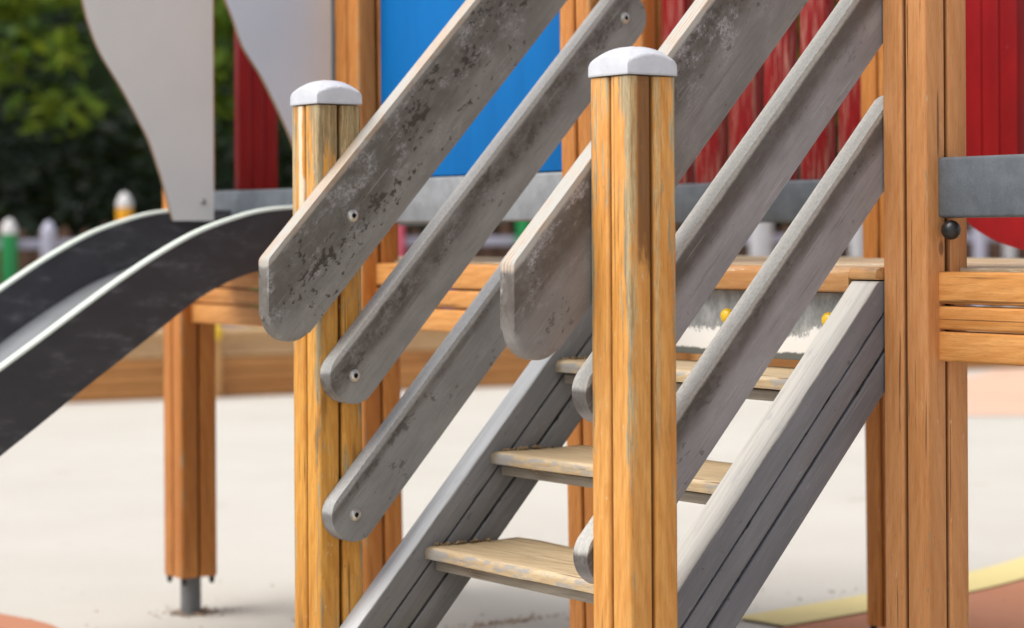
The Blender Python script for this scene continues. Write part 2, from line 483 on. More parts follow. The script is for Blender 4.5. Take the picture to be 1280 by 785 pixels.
kc = NT('pale grey plastic', 0.42, 0.4)
kn = kc.noise(kc.mapped((60, 60, 60)), 2.0, 6, 0.7)
kb = kc.noise(kc.mapped((22, 22, 30)), 1.5, 4, 0.6)
kcol = kc.mix(kc.ramp(kb, 0.3, 0.7), (0.50, 0.51, 0.555), (0.56, 0.57, 0.605))
kcol = kc.mix(kc.math('MULTIPLY', kc.ramp(kn, 0.60, 0.70), 0.35), kcol, (0.30, 0.29, 0.27))
kcol = kc.mix(kc.math('MULTIPLY', kc.ramp(kc.math('ADD', kc.sep()[2], kc.math('MULTIPLY', kn, 0.004)), 0.0055, 0.002), 0.5), kcol, (0.22, 0.20, 0.17))
kc.color(kcol)
kc.bump(kn, 0.12, 0.0006)
M['cap'] = kc.m
M['steel'] = plain('zinc steel', (0.55, 0.54, 0.51), 0.32, 0.5, 0.9, var=0.2, scale=60)
M['tube'] = plain('galvanised foot', (0.16, 0.165, 0.17), 0.5, 0.5, 0.3, var=0.15, scale=20)
M['black'] = plain('black plastic', (0.012, 0.012, 0.013), 0.35, 0.5, var=0.2, scale=20)
M['hpl'] = plain('light grey laminate', (0.66, 0.65, 0.635), 0.5, 0.35, var=0.04, scale=3, bump=0.04)
M['hpl_edge'] = plain('brown laminate edge', (0.20, 0.13, 0.085), 0.6, 0.3, var=0.1, scale=30)
M['batten'] = plain('slate batten', (0.17, 0.19, 0.21), 0.5, 0.35, var=0.1)
M['yellow'] = plain('yellow plastic', (0.75, 0.47, 0.02), 0.3, 0.5, var=0.04)


def slide_mat(name, base, lo):
    k = NT(name, 0.42, 0.45)
    st = k.noise(k.mapped((2.5, 20, 9), (1, 1, 1)), 3, 7, 0.7)
    n = k.noise(k.mapped((5, 9, 9), (4, 1, 1)), 2, 6, 0.6)
    col = k.mix(k.ramp(n, 0.3, 0.7), base, tuple(c * 1.35 for c in base))
    col = k.mix(k.math('MULTIPLY', k.math('MULTIPLY', k.ramp(st, 0.48, 0.68), k.ramp(n, 0.4, 0.6)), 0.7), col, lo)
    k.color(col)
    k.put(k.b.inputs['Roughness'], k.math('ADD', 0.32, k.math('MULTIPLY', st, 0.3)))
    return k.m


M['slide_side'] = slide_mat('scuffed charcoal plastic', (0.034, 0.034, 0.038), (0.15, 0.15, 0.158))
M['slide_rim'] = plain('pale plastic rim', (0.60, 0.65, 0.58), 0.4, 0.4, var=0.05)
M['slide_bed'] = plain('brushed steel bed', (0.34, 0.355, 0.375), 0.42, 0.5, 0.6, var=0.15, scale=4)


def red_paint(name, worn, axis='z'):
    k = NT(name, 0.6 if worn else 0.5, 0.3)
    w = k.noise(k.mapped((60, 60, 3.2), (2, 1, 4)), 1.7, 8, 0.72, 0.3)
    n = k.noise(k.mapped((8, 8, 3), (1, 1, 1)), 2, 4)
    col = k.mix(k.ramp(n, 0.3, 0.7), (0.22, 0.003, 0.005), (0.29, 0.005, 0.007))
    if worn:
        col = k.mix(k.math('MULTIPLY', k.ramp(w, 0.50, 0.60), 0.85), col, (0.44, 0.20, 0.155))
        col = k.mix(k.math('MULTIPLY', k.ramp(w, 0.40, 0.34), 0.7), col, (0.12, 0.004, 0.006))
    else:
        sp = k.noise(k.mapped((60, 60, 10), (3, 1, 1)), 2, 3)
        col = k.mix(k.math('MULTIPLY', k.ramp(sp, 0.72, 0.76), 0.7), col, (0.6, 0.3, 0.26))
    k.color(col)
    return k.m


M['red_worn'] = red_paint('flaking red paint', True)
M['red'] = red_paint('deep red paint', False)


def blue_paint():
    k = NT('bright blue laminate', 0.6, 0.2)
    st = k.noise(k.mapped((6, 6, 0.9), (1, 2, 3)), 2.2, 4, 0.6)
    col = k.mix(k.ramp(st, 0.35, 0.75), (0.0002, 0.125, 0.39), (0.0003, 0.145, 0.44))
    k.color(col)
    return k.m


M['blue'] = blue_paint()


def riser_mat():
    """grey sheet whose white paint is worn to a ragged edge"""
    k = NT('scraped white sheet', 0.45, 0.4)
    x, y, z = k.sep()
    rag = k.noise(k.mapped((9, 11, 9), (1, 3, 1)), 2.0, 9, 0.78)
    v = k.math('ADD', z, k.math('MULTIPLY', k.math('SUBTRACT', rag, 0.5), 0.11))
    m = k.ramp(v, -0.006, -0.016)
    n = k.noise(k.mapped((5, 18, 12), (1, 1, 9)), 2, 6, 0.7)
    grey = k.mix(k.ramp(n, 0.35, 0.7), (0.20, 0.21, 0.21), (0.38, 0.385, 0.385))
    col = k.mix(m, grey, (0.80, 0.79, 0.77))
    low = k.ramp(k.math('ADD', z, k.math('MULTIPLY', k.math('SUBTRACT', rag, 0.5), 0.02)), -0.044, -0.048)
    col = k.mix(low, col, (0.12, 0.13, 0.125))
    k.color(col)
    return k.m


M['riser'] = riser_mat()

# ------------------------------------------------------------------ building blocks


def post_outline(h, rc=0.0065, gw=0.0034, gd=0.013, gr=0.006):
    """square section of glued laths: rounded arrises and a groove down the middle of each face"""
    side = []
    # one face from corner to corner along +x at y = -h (travelling +x)
    side += [(-h, -h, rc)]
    side += [(-gw, -h, gr), (-gw * 0.7, -h + gd, 0.0), (gw * 0.7, -h + gd, 0.0), (gw, -h, gr)]
    pts, rad = [], []
    for q in range(4):
        c, s = (1, 0, -1, 0)[q], (0, 1, 0, -1)[q]
        for x, y, r in side:
            pts.append((x * c - y * s, x * s + y * c))
            rad.append(r)
    return fillet(pts, rad, 4)


def make_post(parent, x, y, z0, z1, h, mat, tilt=0.0, foot=True, name='post', cap=False, label=None):
    bm = bmesh.new()
    prism(bm, post_outline(h), z0 - GZ, z1 - GZ, 0.002, 2, axis='z')
    rot = (0, 0, 0)
    if tilt:
        rot = Matrix.Rotation(tilt, 3, FW_V).to_euler()
    o = finish(name, bm, mat, parent, (x, y, GZ), rot, smooth=40)
    if label:
        o['label'] = label
    if foot:
        bm = bmesh.new()
        lathe(bm, [(0, z0 - GZ + 0.02), (0.026, z0 - GZ + 0.02), (0.026, 0.003), (0.05, 0.003), (0.05, -0.03)], 28)
        f = finish('steel_foot', bm, M['tube'], o)
        for sx in (-1, 1):
            for sy in (-1, 1):
                bm = bmesh.new()
                lathe(bm, [(0.0, -0.016), (0.005, -0.014), (0.007, -0.008), (0.0075, 0.004)], 12)
                finish('plug', bm, M['black'], o, (sx * h * 0.78, sy * h * 0.78, z0 - GZ - 0.004))
    if cap:
        make_cap(o, h, z1 - GZ)
    return o


def make_cap(post, h, z):
    """domed plastic cap: each side rises to an arch, four ribs run up from the corners"""
    hh = h + 0.0022
    n = 28
    bm = bmesh.new()
    A = 0.0135

    def hz(i, j):
        a, b = 2 * i / n - 1, 2 * j / n - 1
        f = lambda t: 1 - abs(t) ** 2.1
        g = A * (f(a) + f(b))
        rib = 0.0022 * math.exp(-(((abs(a) - abs(b)) * 9) ** 2)) * min(1, (abs(a) + abs(b)))
        return 0.0165 + g + rib * 0.8

    def xy(i, j):
        a, b = 2 * i / n - 1, 2 * j / n - 1
        k = 1 - 0.035 * (abs(a) * abs(b)) ** 6
        return a * hh * k, b * hh * k
    V = [[bm.verts.new((*xy(i, j), hz(i, j))) for j in range(n + 1)] for i in range(n + 1)]
    for i in range(n):
        for j in range(n):
            bm.faces.new((V[i][j], V[i + 1][j], V[i + 1][j + 1], V[i][j + 1]))
    rim = [V[i][0] for i in range(n)] + [V[n][j] for j in range(n)] + [V[i][n] for i in range(n, 0, -1)] + [V[0][j] for j in range(n, 0, -1)]
    rim_edges = [bm.edges.get((rim[i], rim[(i + 1) % len(rim)])) for i in range(len(rim))]
    low = [bm.verts.new((v.co.x * 1.006, v.co.y * 1.006, 0)) for v in rim]
    for i in range(len(rim)):
        j = (i + 1) % len(rim)
        bm.faces.new((rim[i], low[i], low[j], rim[j]))
    bm.faces.new(low)
    bmesh.ops.bevel(bm, geom=[e for e in rim_edges if e], offset=0.0045, segments=4, profile=0.5, affect='EDGES', clamp_overlap=True)
    finish('post_cap', bm, M['cap'], post, (0, 0, z + 0.0015), smooth=50)


def bolt(parent, x, y, z, r=0.0096):
    """dome-headed screw with a socket, its head toward -y"""
    bm = bmesh.new()
    m = Matrix.Translation((x, y, z)) @ Matrix.Rotation(R(90), 4, 'X')
    lathe(bm, [(r * 1.12, -0.001), (r * 1.12, 0.0012), (r, 0.0016), (r * 0.92, 0.0036), (r * 0.66, 0.0052), (r * 0.46, 0.0056), (r * 0.43, 0.0050)], 24, m)
    lathe(bm, [(r * 0.43, 0.0050), (r * 0.42, 0.0008), (0, 0.0006)], 6, m, 1)  # black lining paints in the shade of the recess
    return finish('bolt', bm, [M['steel'], M['black']], parent, smooth=30)


def to_local(X, Z, X0, Z0):
    dx, dz = X - X0, Z - Z0
    return (dx * SL[0] + dz * SL[1], -dx * SL[1] + dz * SL[0])


def d_point(d, X):                            # point on the slope line with offset d
    return (X, (d + SL[1] * X) / SL[0])


# ================================================================== STAIRCASE
stair = thing('staircase', 'open wooden stair with grey handrails, grey stringers and two capped orange newel posts', 'staircase', (0.25, 0.42, GZ))
t = 0.034


def board_rail(name_label, d0, d1, Yf, mat, kind, xe0=-0.174, xe1=0.70, bolts=()):
    dc = (d0 + d1) / 2
    X0, Z0 = -SL[1] * dc, SL[0] * dc
    if kind == 'round':
        # both ends rounded about the bolts at X = -0.006 and 0.597
        h = (d1 - d0) / 2
        a = to_local(*d_point(dc, -0.006), X0, Z0)[0]
        b = to_local(*d_point(dc, 0.597), X0, Z0)[0]
        poly = [(a - h, -h), (b + h, -h), (b + h, h), (a - h, h)]
        poly = fillet(poly, [h * 0.96] * 4, 12)
    else:
        p = [d_point(d0, xe0), d_point(d0, xe1), d_point(d1, xe1), d_point(d1, xe0)]
        p = [to_local(X, Z, X0, Z0) for X, Z in p]
        poly = fillet(p, [0.046, 0.02, 0.046, 0.016], 12)
    bm = bmesh.new()
    prism(bm, [(v[0], v[1]) for v in poly], 0, t, 0.0085, 5)
    o = finish('handrail', bm, mat, stair, (X0, Yf, Z0), (0, -R(47.17), 0), smooth=40)
    o['label'] = name_label
    for bx in bolts:
        q = to_local(*d_point(dc, bx), X0, Z0)
        bolt(o, q[0], 0, 0)
    return o


board_rail('wide grimy top rail on the far side, its end cut upright', 0.616, 0.760, 0.762, M['rail_far_top'], 'cut', xe0=-0.174, bolts=(-0.008, 0.594))
board_rail('narrow middle rail on the far side, brown smears along it', 0.451, 0.547, 0.762, M['rail_far_mid'], 'round', bolts=(-0.006, 0.594))
board_rail('narrow clean grey lower rail on the far side', 0.290, 0.382, 0.762, M['rail_far_low'], 'round', bolts=(-0.006, 0.594))
board_rail('wide brown-stained top rail on the near side, behind the near newel post', 0.620, 0.764, 0.0465, M['rail_near_top'], 'cut', xe0=-0.180, xe1=0.70)
board_rail('narrow middle rail on the near side', 0.460, 0.552, 0.0465, M['rail_near_mid'], 'round')
board_rail('narrow lower rail on the near side', 0.298, 0.388, 0.0465, M['rail_near_low'], 'round')

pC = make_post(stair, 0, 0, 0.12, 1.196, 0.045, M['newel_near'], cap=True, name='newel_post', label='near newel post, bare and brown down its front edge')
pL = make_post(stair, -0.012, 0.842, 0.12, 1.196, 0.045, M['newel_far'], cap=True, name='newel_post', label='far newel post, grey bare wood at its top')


def stringer(label, Y0, Y1, mat, flat_top):
    # local frame: x along the slope, z = offset d
    root = None
    bands = [(0.1672, 0.210), (0.1242, 0.1628), (0.076, 0.1198)]
    for i, (a, b) in enumerate(bands):
        def P(d, X=None, Z=None):
            if X is not None:
                return to_local(*d_point(d, X), 0, 0)
            Xz = (SL[0] * Z - d) / SL[1]
            return to_local(Xz, Z, 0, 0)
        if i == 0 and flat_top:
            pts = [P(a, Z=GZ + 0.01), P(a, X=0.60), to_local(0.60, 0.891, 0, 0), P(b, Z=0.891), P(b, Z=GZ + 0.01)]
        else:
            pts = [P(a, Z=GZ + 0.01), P(a, X=0.60), P(b, X=0.60), P(b, Z=GZ + 0.01)]
        bm = bmesh.new()
        prism(bm, pts, Y0, Y1, 0.0045, 3)
        o = finish('stringer' if i == 0 else 'plank', bm, mat, stair if i == 0 else root, (0, 0, 0), (0, -R(47.17), 0) if i == 0 else (0, 0, 0), smooth=40)
        if i == 0:
            root = o
            o['label'] = label
        else:
            o.location = (0, 0, 0)
    # dark tongue behind the joints
    bm = bmesh.new()
    def Q(d, X=None, Z=None):
        if X is not None:
            return to_local(*d_point(d, X), 0, 0)
        return to_local((SL[0] * Z - d) / SL[1], Z, 0, 0)
    prism(bm, [Q(0.09, Z=GZ + 0.02), Q(0.09, X=0.59), Q(0.150, X=0.59), Q(0.195, Z=GZ + 0.02)], Y0 + 0.010, Y1 - 0.010, 0)
    o = finish('joint_tongue', bm, M['black'], root)
    o.location = (0, 0, 0)


stringer('far grey stringer of three planks', 0.748, 0.797, M['stringer_far'], True)
stringer('near violet grey stringer of three planks with pale worn top', 0.0465, 0.105, M['stringer_near'], True)

Ya, Yb = 0.1065, 0.7465
YM = (Ya + Yb) / 2
rnd = random.Random(3)
for i in range(4):
    zt = 0.739 - 0.158 * i
    xf = 0.412 - 0.1425 * i
    bm = bmesh.new()
    # slightly cupped, worn board with an uneven nosing
    nx, ny = 10, 40
    hw = (Yb - Ya) / 2
    depth = 0.205 if i < 3 else 0.205
    if i == 0:
        depth = 0.185
    th = 0.0215

    def wob(u, v, s=i):
        return 0.0014 * math.sin(9 * v + s * 2) + 0.0012 * math.sin(23 * v + 1.3 * s) + 0.0008 * math.sin(47 * v + s)
    prof = [(0.001, -th), (0.0, -th * 0.55), (0.0015, -0.007), (0.004, -0.003), (0.009, -0.0007), (0.016, 0.0)]
    prof += [(0.02 + (depth - 0.024) * q / nx, -0.0012 * math.sin(math.pi * q / nx)) for q in range(nx + 1)]
    prof += [(depth - 0.001, -0.003), (depth, -0.008), (depth, -th)]
    rows = []
    for j in range(ny + 1):
        v = -hw + 2 * hw * j / ny
        row = []
        for q, (px, pz) in enumerate(prof):
            ww = wob(px, v * 1.0)
            fx = px + (ww * 1.2 if px < 0.02 else 0)
            row.append(bm.verts.new((fx, v, pz + (ww * 0.5 if pz > -th * 0.5 else 0))))
        rows.append(row)
    for a, b in zip(rows, rows[1:]):
        for q in range(len(prof)):
            r2 = (q + 1) % len(prof)
            bm.faces.new((a[q], a[r2], b[r2], b[q]))
    bm.faces.new(rows[0]); bm.faces.new(list(reversed(rows[-1])))
    o = finish('tread', bm, M['tread'], stair, (xf, YM, zt), smooth=50)
    bm = bmesh.new()
    box(bm, 0, 0.16, -hw + 0.002, hw - 0.002, -0.0175, 0, 0.002)
    finish('bearer', bm, M['support'], o, (0.021, 0, -th - 0.0045))
    # grit swept against the far stringer
    bm = bmesh.new()
    for g in range(46):
        s = rnd.uniform(0.0012, 0.0042)
        m = Matrix.Translation((rnd.uniform(0.02, 0.13), hw - abs(rnd.gauss(0, 0.006)) - 0.002, 0.0008 + s * 0.3)) @ Matrix.Rotation(rnd.uniform(0, 6), 4, (rnd.random(), rnd.random(), rnd.random())) @ Matrix.Diagonal((s, s * 1.5, s * 0.6, 1))
        bmesh.ops.create_icosphere(bm, subdivisions=1, radius=1, matrix=m)
    g = finish('grit', bm, plain('dry earth', (0.20, 0.14, 0.08), 0.9, 0.1, var=0.4, scale=200), o, smooth=0)
    g['kind'] = 'stuff'

# ================================================================== PLAY TOWER
tower = thing('play_tower', 'wooden play tower on grooved orange posts with grey beams, blue panel and red pickets', 'play tower', (1.0, 0.85, GZ))
TL = R(-0.65)
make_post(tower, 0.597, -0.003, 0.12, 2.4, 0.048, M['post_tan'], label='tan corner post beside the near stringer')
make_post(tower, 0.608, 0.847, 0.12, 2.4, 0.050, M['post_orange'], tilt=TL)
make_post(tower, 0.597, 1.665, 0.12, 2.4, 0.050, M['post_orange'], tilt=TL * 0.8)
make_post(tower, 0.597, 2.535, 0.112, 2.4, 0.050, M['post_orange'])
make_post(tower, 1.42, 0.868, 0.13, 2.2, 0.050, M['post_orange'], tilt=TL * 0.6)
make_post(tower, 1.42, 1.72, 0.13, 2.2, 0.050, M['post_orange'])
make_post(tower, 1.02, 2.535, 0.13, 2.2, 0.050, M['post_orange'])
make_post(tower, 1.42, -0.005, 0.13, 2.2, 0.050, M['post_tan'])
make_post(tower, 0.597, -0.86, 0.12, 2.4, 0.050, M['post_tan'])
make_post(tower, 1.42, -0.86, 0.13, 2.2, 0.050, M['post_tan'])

# boards of the fascia: three to each bay
for (y0, y1, dz) in ((-0.81, -0.0455, 0), (0.897, 1.62, 0), (1.712, 2.49, -0.014)):
    for (z0, z1) in ((0.7655, 0.8125), (0.816, 0.8525), (0.8565, 0.907)):
        bm = bmesh.new()
        box(bm, -0.02, 0.02, y0 - (y0 + y1) / 2, y1 - (y0 + y1) / 2, z0 - 0.84, z1 - 0.84, 0.0045, 3)
        finish('fascia_board', bm, M['board_y'], tower, (0.597, (y0 + y1) / 2, 0.84 + dz))
# beams of the parapet
for (x, y0, y1, z0, z1, m) in ((0.597, -0.81, -0.048, 0.992, 1.088, 'beam'), (0.597, 0.897, 1.62, 0.995, 1.090, 'beam_pale'),
                               (0.597, 1.712, 2.49, 0.985, 1.078, 'beam'), (1.42, 0.918, 1.67, 0.992, 1.086, 'beam'),
                               (1.02, 1.77, 2.485, 0.992, 1.086, 'beam')):
    bm = bmesh.new()
    box(bm, -0.02, 0.02, -(y1 - y0) / 2, (y1 - y0) / 2, -(z1 - z0) / 2, (z1 - z0) / 2, 0.006, 3)
    b = finish('parapet_beam', bm, M[m], tower, (x, (y0 + y1) / 2, (z0 + z1) / 2))
    if y0 == -0.81:
        bm = bmesh.new()
        bmesh.ops.create_uvsphere(bm, u_segments=24, v_segments=14, radius=0.0155)
        finish('knob', bm, M['black'], b, (-0.012, 0.359, -0.067))
# side beam from the tower's left front to its back post
bm = bmesh.new()
box(bm, -0.161, 0.161, -0.02, 0.02, -0.047, 0.047, 0.006, 3)
finish('parapet_beam', bm, M['beam'], tower, (0.8085, 2.535, 1.038))

# deck
bm = bmesh.new()
for i in range(8):
    x0 = 0.625 + i * 0.108
    box(bm, x0, x0 + 0.103, -0.80, 2.48 if i < 4 else 1.70, 0.882, 0.914 + rnd.uniform(-0.0015, 0.0015), 0.004)
finish('deck', bm, M['deck'], tower, (0, 0, 0))
# rounded nosing at the head of the stair
bm = bmesh.new()
prism(bm, fillet([(0.535, 0.872), (0.62, 0.872), (0.62, 0.913), (0.535, 0.913)], [0.004, 0.002, 0.002, 0.012], 6), 0.1085, 0.745, 0.002, 2)
prism(bm, fillet([(0.535, 0.8935), (0.62, 0.8935), (0.62, 0.913), (0.535, 0.913)], [0.004, 0.002, 0.002, 0.010], 6), 0.047, 0.1083, 0.002, 2)
for v in bm.verts:
    v.co.y -= 0.42
    v.co.x -= 0.56
    v.co.z -= 0.89
finish('deck_nosing', bm, M['deck_edge'], tower, (0.56, 0.42, 0.89))
# sheet below the nosing with two yellow bolt covers
bm = bmesh.new()
box(bm, -0.006, 0.006, -0.355, 0.355, -0.058, 0.058, 0.0015)
ris = finish('riser_sheet', bm, M['riser'], tower, (0.572, 0.42, 0.812))
for y in (0.440, 0.184, 0.66):
    bm = bmesh.new()
    lathe(bm, [(0.0135, 0), (0.0135, 0.004), (0.0118, 0.0085), (0.0075, 0.012), (0, 0.0135)], 24, Matrix.Rotation(R(-90), 4, 'Y'))
    finish('bolt_cover', bm, M['yellow'], ris, (-0.006, y - 0.42, 0.012))

# blue panel
bm = bmesh.new()
box(bm, -0.008, 0.008, -0.352, 0.352, -0.41, 0.41, 0.002)
finish('blue_panel', bm, M['blue'], tower, (0.597, 1.2625, 1.503))


def red_board(w, h, th, mat, along, loc, strips=3, round_bottom=False, label=None):
    """upright board of tongued strips; along = axis its width runs in"""
    bm = bmesh.new()
    for s in range(strips):
        a = -w / 2 + w * s / strips + (0.0008 if s else 0)
        b = -w / 2 + w * (s + 1) / strips - (0.0008 if s < strips - 1 else 0)
        if along == 'y':
            box(bm, -th / 2, th / 2, a, b, 0, h, 0.003)
        else:
            box(bm, a, b, -th / 2, th / 2, 0, h, 0.003)
    o = finish('red_picket', bm, mat, tower, loc)
    if label:
        o['label'] = label
    return o


for i in range(6):
    y = 1.655 - 0.1215 * i
    red_board(0.086, 0.80, 0.028, M['red_worn'], 'y', (1.432 + 0.0, y - 0.043, 1.0865 - 0.0), 1)
# red boards behind the right-hand bay
red_board(0.142, 1.2, 0.05, M['red'], 'y', (1.42, 0.583, 1.005), 3, label='broad glossy red board of three strips beside the tan corner post')
for i, y in enumerate((0.765, 0.36, 0.18)):
    red_board(0.12, 0.42 if i == 0 else 0.4, 0.03, M['red'], 'y', (1.452, y, 1.005), 1)
# red disc under them
bm = bmesh.new()
ring = []
cx, cz, rr = 0.30, 1.20, 0.30
poly = []
for q in range(41):
    a = math.pi + math.pi * q / 40
    poly.append((cx + 0.36 * math.cos(a), cz - 0.17 + 0.115 * math.sin(a)))
poly = [(p[0], p[1]) for p in poly]
prism(bm, [(p[0] - 0.3, p[1] - 1.0) for p in poly], -0.01, 0.01, 0.002, 2, axis='x')
finish('red_panel', bm, M['red'], tower, (1.395, 0.3, 1.0))
# left side
red_board(0.112, 0.46, 0.03, M['red'], 'x', (0.792, 2.535, 1.086), 3)

# ================================================================== SLIDE
slide = thing('slide', 'charcoal chute slide with pale green-white rims and two curved light grey cheek panels', 'slide', (0.2, 2.02, GZ))


def smooth_curve(pts, n=6):
    out = []
    P = [pts[0]] + list(pts) + [pts[-1]]
    for i in range(1, len(P) - 2):
        p0, p1, p2, p3 = [Vector(q) for q in P[i - 1:i + 3]]
        for s in range(n):
            u = s / n
            out.append(0.5 * ((2 * p1) + (p2 - p0) * u + (2 * p0 - 5 * p1 + 4 * p2 - p3) * u * u + (3 * p1 - p0 - 3 * p2 + p3) * u ** 3))
    out.append(Vector(pts[-1]))
    return out


RIM = [(0.600, 1.030), (0.52, 1.031), (0.438, 1.029), (0.374, 1.023), (0.315, 1.010), (0.217, 0.978), (0.122, 0.931), (0.029, 0.876), (-0.062, 0.817),
       (-0.150, 0.758), (-0.237, 0.701), (-0.42, 0.580), (-0.62, 0.448), (-0.80, 0.345), (-0.96, 0.285), (-1.15, 0.262), (-1.38, 0.260)]
LOW = [(0.600, 0.900), (0.52, 0.902), (0.438, 0.900), (0.374, 0.893), (0.310, 0.879), (0.216, 0.837), (0.121, 0.773), (0.028, 0.710), (-0.063, 0.648),
       (-0.151, 0.586), (-0.238, 0.526), (-0.42, 0.400), (-0.62, 0.268), (-0.80, 0.165), (-0.96, 0.110), (-1.15, 0.090), (-1.38, 0.090)]
rim = smooth_curve(RIM, 4)
low = smooth_curve(LOW, 4)
for (Y, lab) in ((1.75, 'near side wall of the slide'), (2.276, 'far side wall of the slide')):
    poly = [(p.x, p.y) for p in rim] + [(p.x, p.y) for p in reversed(low)]
    bm = bmesh.new()
    prism(bm, poly, Y, Y + 0.024, 0.002, 2)
    w = finish('side_wall', bm, M['slide_side'], slide, (0, 0, 0), smooth=40)
    w['label'] = lab
    bm = bmesh.new()
    prev = None
    for i, p in enumerate(rim):
        if Y > 2 and p.x > 0.43:
            continue                              # the cheek panel stands where the far rim stops
        d = (rim[min(i + 1, len(rim) - 1)] - rim[max(i - 1, 0)]).normalized()
        nrm = Vector((d.y, -d.x))
        if nrm.y < 0:
            nrm = -nrm
        sec = []
        for (yy, hh) in ((-0.001, -0.0025), (-0.0012, 0.002), (0.001, 0.0045), (0.012, 0.0058), (0.023, 0.0045), (0.0252, 0.002), (0.025, -0.0025)):
            q = p + nrm * hh
            sec.append(bm.verts.new((q.x, Y + yy, q.y)))
        if prev:
            for s in range(len(sec)):
                e = (s + 1) % len(sec)
                bm.faces.new((prev[s], prev[e], sec[e], sec[s]))
        else:
            bm.faces.new(sec)
        prev = sec
    bm.faces.new(list(reversed(prev)))
    r = finish('rim', bm, M['slide_rim'], w, smooth=50)
    r.location = (0, 0, 0)
bm = bmesh.new()
prev = None
BEDL = []
for i, p in enumerate(rim):
    k = 0.115 + 0.02 * min(1, max(0, (0.4 - p.x)))
    q = p.copy(); q.y -= k
    BEDL.append(q)
for q in BEDL:
    row = [bm.verts.new((q.x, 1.7745 + (2.2755 - 1.7745) * s / 10, q.y + 0.008 * (abs(s - 5) / 5) ** 6 - 0.004)) for s in range(11)]
    row2 = [bm.verts.new((v.co.x, v.co.y, v.co.z - 0.004)) for v in row]
    if prev:
        for s in range(10):
            bm.faces.new((prev[0][s], prev[0][s + 1], row[s + 1], row[s]))
            bm.faces.new((prev[1][s], row2[s], row2[s + 1], prev[1][s + 1]))
    prev = (row, row2)
finish('chute_bed', bm, M['slide_bed'], slide, (0, 0, 0), smooth=60)

CURVE_F = [(0.142, 1.75), (0.167, 1.62), (0.186, 1.518), (0.202, 1.459), (0.230, 1.395), (0.279, 1.322), (0.321, 1.252), (0.354, 1.192), (0.377, 1.130), (0.389, 1.096), (0.410, 1.020), (0.414, 1.005)]
CURVE_N = [(0.17, 1.75), (0.235, 1.56), (0.269, 1.477), (0.288, 1.434), (0.312, 1.376), (0.356, 1.315), (0.398, 1.241), (0.433, 1.172), (0.452, 1.11), (0.468, 1.040)]
for (Y, cv, xr) in ((2.262, CURVE_F, 0.523), (1.726, CURVE_N, 0.531)):
    c = smooth_curve(cv, 5)
    poly = [(p.x, p.y) for p in c] + [(xr, cv[-1][1]), (xr, 1.75)]
    bm = bmesh.new()
    fs = prism(bm, poly, Y, Y + 0.012, 0, mi=0)
    for f in fs[2:]:
        f.material_index = 1
    ch = finish('cheek_panel', bm, [M['hpl'], M['hpl_edge']], slide, (0, 0, 0), smooth=30)
    b = bolt(ch, 0.493, Y, 1.051, 0.007)
bm = bmesh.new()
box(bm, 0.5315, 0.547, 1.722, 1.742, 1.04, 1.75, 0.002)
finish('edge_batten', bm, M['batten'], slide, (0, 0, 0))

# ================================================================== GROUND
def sheet(name, pts, z, mat):
    bm = bmesh.new()
    bm.faces.new([bm.verts.new((p[0], p[1], z)) for p in pts])
    o = finish(name, bm, mat, smooth=0)
    o['kind'] = 'structure'
    return o


def rubber(name, ca, cb, speck, stain=True):
    k = NT(name, 0.85, 0.2)
    g = k.noise(k.obj(), 420, 2, 0.7)
    n = k.noise(k.obj(), 1.1, 5, 0.6)
    s = k.noise(k.obj(), 7, 5, 0.65)
    col = k.mix(k.math('MULTIPLY', k.ramp(n, 0.3, 0.7), 0.6), ca, cb)
    col = k.mix(k.math('MULTIPLY', k.ramp(g, 0.52, 0.66), 0.5), col, speck)
    col = k.mix(k.math('MULTIPLY', k.ramp(s, 0.62, 0.75), 0.22), col, tuple(c * 0.6 for c in speck))
    if stain:
        dd = k.noise(k.obj(), 3.2, 3, 0.5)
        col = k.mix(k.math('MULTIPLY', k.ramp(dd, 0.69, 0.73), 0.35), col, (0.25, 0.17, 0.10))
    k.color(col)
    k.bump(g, 0.5, 0.003)
    return k.m


G_ = lambda x, d: (ground_at(x, d).x, ground_at(x, d).y)
big = [G_(-150, -60), G_(150, -60), G_(150, 300), G_(-150, 300)]
sheet('ground', big, GZ, rubber('pale safety surface', (0.50, 0.472, 0.425), (0.56, 0.533, 0.485), (0.34, 0.32, 0.28)))
soil = [G_(-60, 13.9 + .46 * -60 + 0.3), G_(60, 13.9 + .46 * 60 + 0.3), G_(60, 200), G_(-60, 200)]
sheet('soil', [G_(-30, 13.9 - 13.8 + 0.35), G_(30, 13.9 + 13.8 + 0.35), G_(60, 220), G_(-60, 220)], GZ + 0.004, plain('dark leaf soil', (0.05, 0.04, 0.025), 0.95, 0.1, var=0.4, scale=3))


def band(pts, w0, w1):
    c = smooth_curve(pts, 8)
    A, B = [], []
    for i, p in enumerate(c):
        d = (c[min(i + 1, len(c) - 1)] - c[max(i - 1, 0)]).normalized()
        n = Vector((-d.y, d.x))
        A.append(p + n * w0); B.append(p + n * w1)
    return A, B


